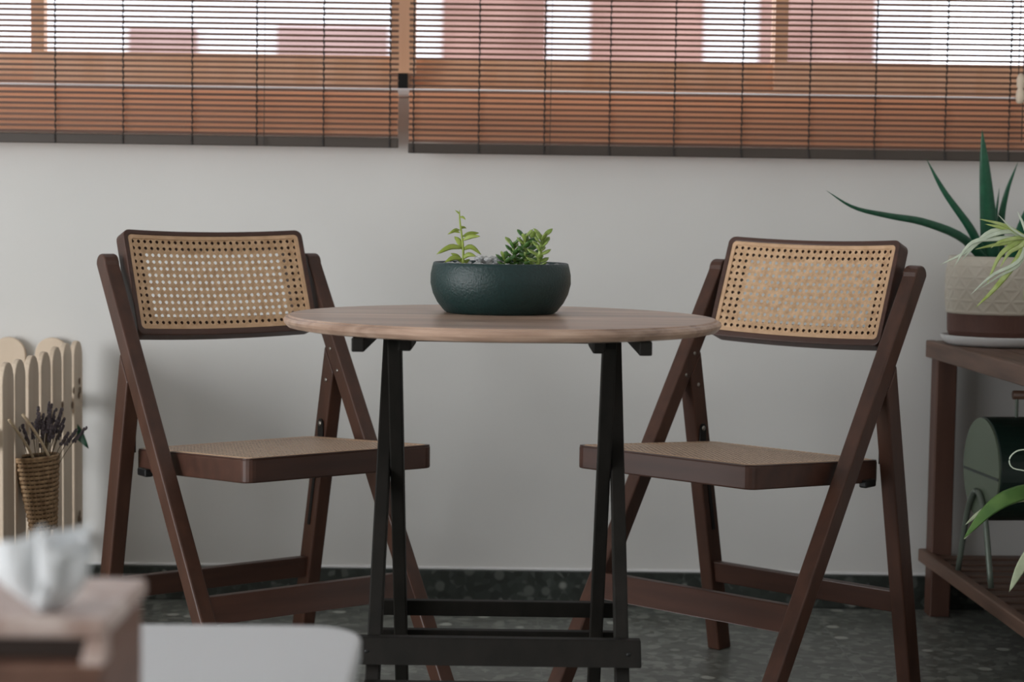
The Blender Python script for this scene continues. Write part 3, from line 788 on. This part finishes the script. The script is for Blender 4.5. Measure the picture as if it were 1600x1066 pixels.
for k in range(14):
    a = k*2.4; r = rnd.uniform(.09, .16)
    if math.cos(a) < -.2: continue
    x, y = r*math.cos(a), r*math.sin(a)*.8
    x = min(x, .16)
    obj('leaf', sweep(spline([(0, 0, .13), (x*.5, y*.5, .25), (x, y, .17)], 12), leafshape(12, .007, .0006, .5, .3), None, 6), M['spider'], spd, True)

# plant on the lower shelf, its pot beyond the frame
QX, QY = 1.02, 3.05
vp = thing('variegated_plant', 'green leafy plant with pale leaf margins reaching over the lower shelf', 'potted plant', (QX, QY, .136))
obj('pot', lathe([(0, 0), (.045, 0), (.058, .10), (.062, .102), (.062, .112), (.055, .112), (.052, .095), (0, .09)], 40), M['terracotta'], vp, True)
def Q(pxx, pxy, y):
    x = (pxx-800)/2875.*y
    return (x-QX+.0033*y, y-QY, CAM_Z-(pxy-329.4-(pxx-800)*.01424)/2883.*y-.136)
lp = spline([Q(1690, 800, 3.05), Q(1640, 772, 3.03), Q(1595, 778, 3.0), Q(1556, 802, 2.98), Q(1517, 848, 2.97)], 16)
obj('leaf', sweep(lp, leafshape(16, .0135, .0008, .3, .5), None, 8, (0, -1, .5)), M['pothos'], vp, True)
obj('leaf_margin', sweep([p+Vector((.002, .001, -.0135*f)) for p, f in zip(lp, [.3, .5, .65, .8, .9, .97, 1, 1, 1, .97, .9, .8, .7, .6, .4, .2, .0])], (.0014, .0009), None, 5), M['pale_margin'], vp, True)
lp = spline([Q(1690, 790, 3.06), Q(1630, 782, 3.05), Q(1575, 790, 3.04), Q(1540, 808, 3.03), Q(1519, 826, 3.02)], 14)
obj('leaf', sweep(lp, leafshape(14, .006, .0008, .3, .4), None, 8, (0, -1, .3)), M['pale_margin'], vp, True)
lp = spline([Q(1690, 800, 3.0), Q(1640, 850, 2.98), Q(1612, 890, 2.96), Q(1592, 934, 2.95)], 12)
obj('leaf', sweep(lp, leafshape(12, .010, .0008, .3, .5), None, 8, (0, -1, .3)), M['pale_margin'], vp, True)
lp = spline([Q(1690, 790, 3.02), Q(1625, 745, 3.0), Q(1592, 735, 3.0), Q(1586, 720, 3.0), Q(1597, 708, 3.0), Q(1615, 705, 3.0)], 20)
obj('tendril', sweep(lp, (.0016, .0012), None, 6), M['spider_pale'], vp, True)

# ------------------------------------------------------------------ foreground: white table, tissue box, tissue
WTZ = .490
wt = thing('white_side_table', 'white rounded-corner table in the blurred foreground', 'table', (-.45, 1.28, 0), R(1.2))
def slab(x0, x1, y0, y1, r, z0, z1):
    P = rrect(x0, x1, y0, y1, r, 2, 10, 2); bm = bmesh.new()
    A_ = [bm.verts.new((a, b, z0)) for a, b in P]; B_ = [bm.verts.new((a, b, z1)) for a, b in P]
    bm.faces.new(A_); bm.faces.new(B_)
    for i in range(len(P)):
        j = (i+1) % len(P); bm.faces.new((A_[i], A_[j], B_[j], B_[i]))
    return bm
obj('tabletop', slab(-.32, .335, -.33, .325, .05, WTZ-.022, WTZ), M['white_table'], wt, bevel=.004)
for x in (-.26, .27):
    for y in (-.27, .25): obj('leg', sweep([(x, y, 0), (x, y, WTZ-.022)], (.016, .016), None, 16), M['white_table'], wt)
BXR, BY0, BY1, BZ = -.2315, 1.062, 1.186, .617
tbx = thing('tissue_box', 'carved brown wooden tissue box in the blurred foreground', 'tissue box', (-.355, 1.115, WTZ))
x0, x1 = BXR+.355-.25, BXR+.355; y0, y1 = BY0-1.115, BY1-1.115; hz = BZ-WTZ
obj('body', box(x0+.003, x1-.003, y0+.016, y1-.003, 0, hz-.012), M['box_wood'], tbx, bevel=.002)
obj('top_board', box(x0, x1, y0, y1, hz-.0118, hz), M['box_top'], tbx, bevel=.003)
obj('front_board', box(x0+.003, x1-.003, y0-.004, y0+.0155, 0, hz-.033), M['box_wood'], tbx, bevel=.002)
obj('ledge', box(x0, x1, y0-.007, y0+.0155, hz-.0329, hz-.026), M['box_wood'], tbx, bevel=.002)
bm = bmesh.new(); hexa(bm, [(x1-.014, y0-.006, hz-.026), (x1, y0-.006, hz-.026), (x1, y0+.0155, hz-.026), (x1-.014, y0+.0155, hz-.026), (x1-.012, y0+.001, hz-.012), (x1-.001, y0+.001, hz-.012), (x1-.001, y0+.0155, hz-.012), (x1-.012, y0+.0155, hz-.012)])
obj('corner_piece', bm, M['box_top'], tbx, bevel=.001)
obj('recess', box(x0+.004, x1-.0145, y0+.012, y0+.0158, hz-.026, hz-.012), M['box_dark'], tbx)
obj('slot', lathe([(0, 0), (.03, 0), (.03, .0008), (0, .0008)], 32, None, (-.0, .0, hz)), M['box_dark'], tbx)
ts = thing('tissue', 'crumpled white tissue standing up from the tissue box', 'tissue', (-.272, 1.09, BZ+.001))
bm = bmesh.new(); n, m_ = 48, 14; rows = []
rnd = random.Random(5)
ph = [rnd.uniform(0, 6) for _ in range(6)]
for j in range(m_+1):
    f = j/m_; row = []
    for i in range(n+1):
        a = 2*PI*i/n*.93
        fold = .30*math.sin(3*a+ph[0]+f)+.18*math.sin(7*a+ph[1]+2*f)+.08*math.sin(13*a+ph[2])
        r = (.010+.020*math.sin(PI*.5*min(1, f*1.6)))*(1+fold*(.4+f))
        h = .040*f*(1+.20*math.sin(2*a+ph[3])+.08*math.sin(5*a+ph[4]))
        row.append(bm.verts.new((r*math.cos(a)*.80-.004*f+.006*f*f, r*math.sin(a)*.6, h)))
    rows.append(row)
for j in range(m_):
    for i in range(n): bm.faces.new((rows[j][i], rows[j][i+1], rows[j+1][i+1], rows[j+1][i]))
o = obj('outer_ply', bm, M['tissue'], ts, True)
sm = o.modifiers.new('thick', 'SOLIDIFY'); sm.thickness = .0006
bm = bmesh.new()
path = spline([(-.004, 0, .0), (.004, 0, .024), (.012, -.004, .035), (.019, -.006, .030), (.023, -.006, .018)], 14)
sweep(path, [(.014+.006*math.sin(i*.9), .0035+.002*math.sin(i*1.7)) for i in range(15)], bm, 14, (0, 0, 1))
obj('inner_ply', bm, M['tissue'], ts, True)
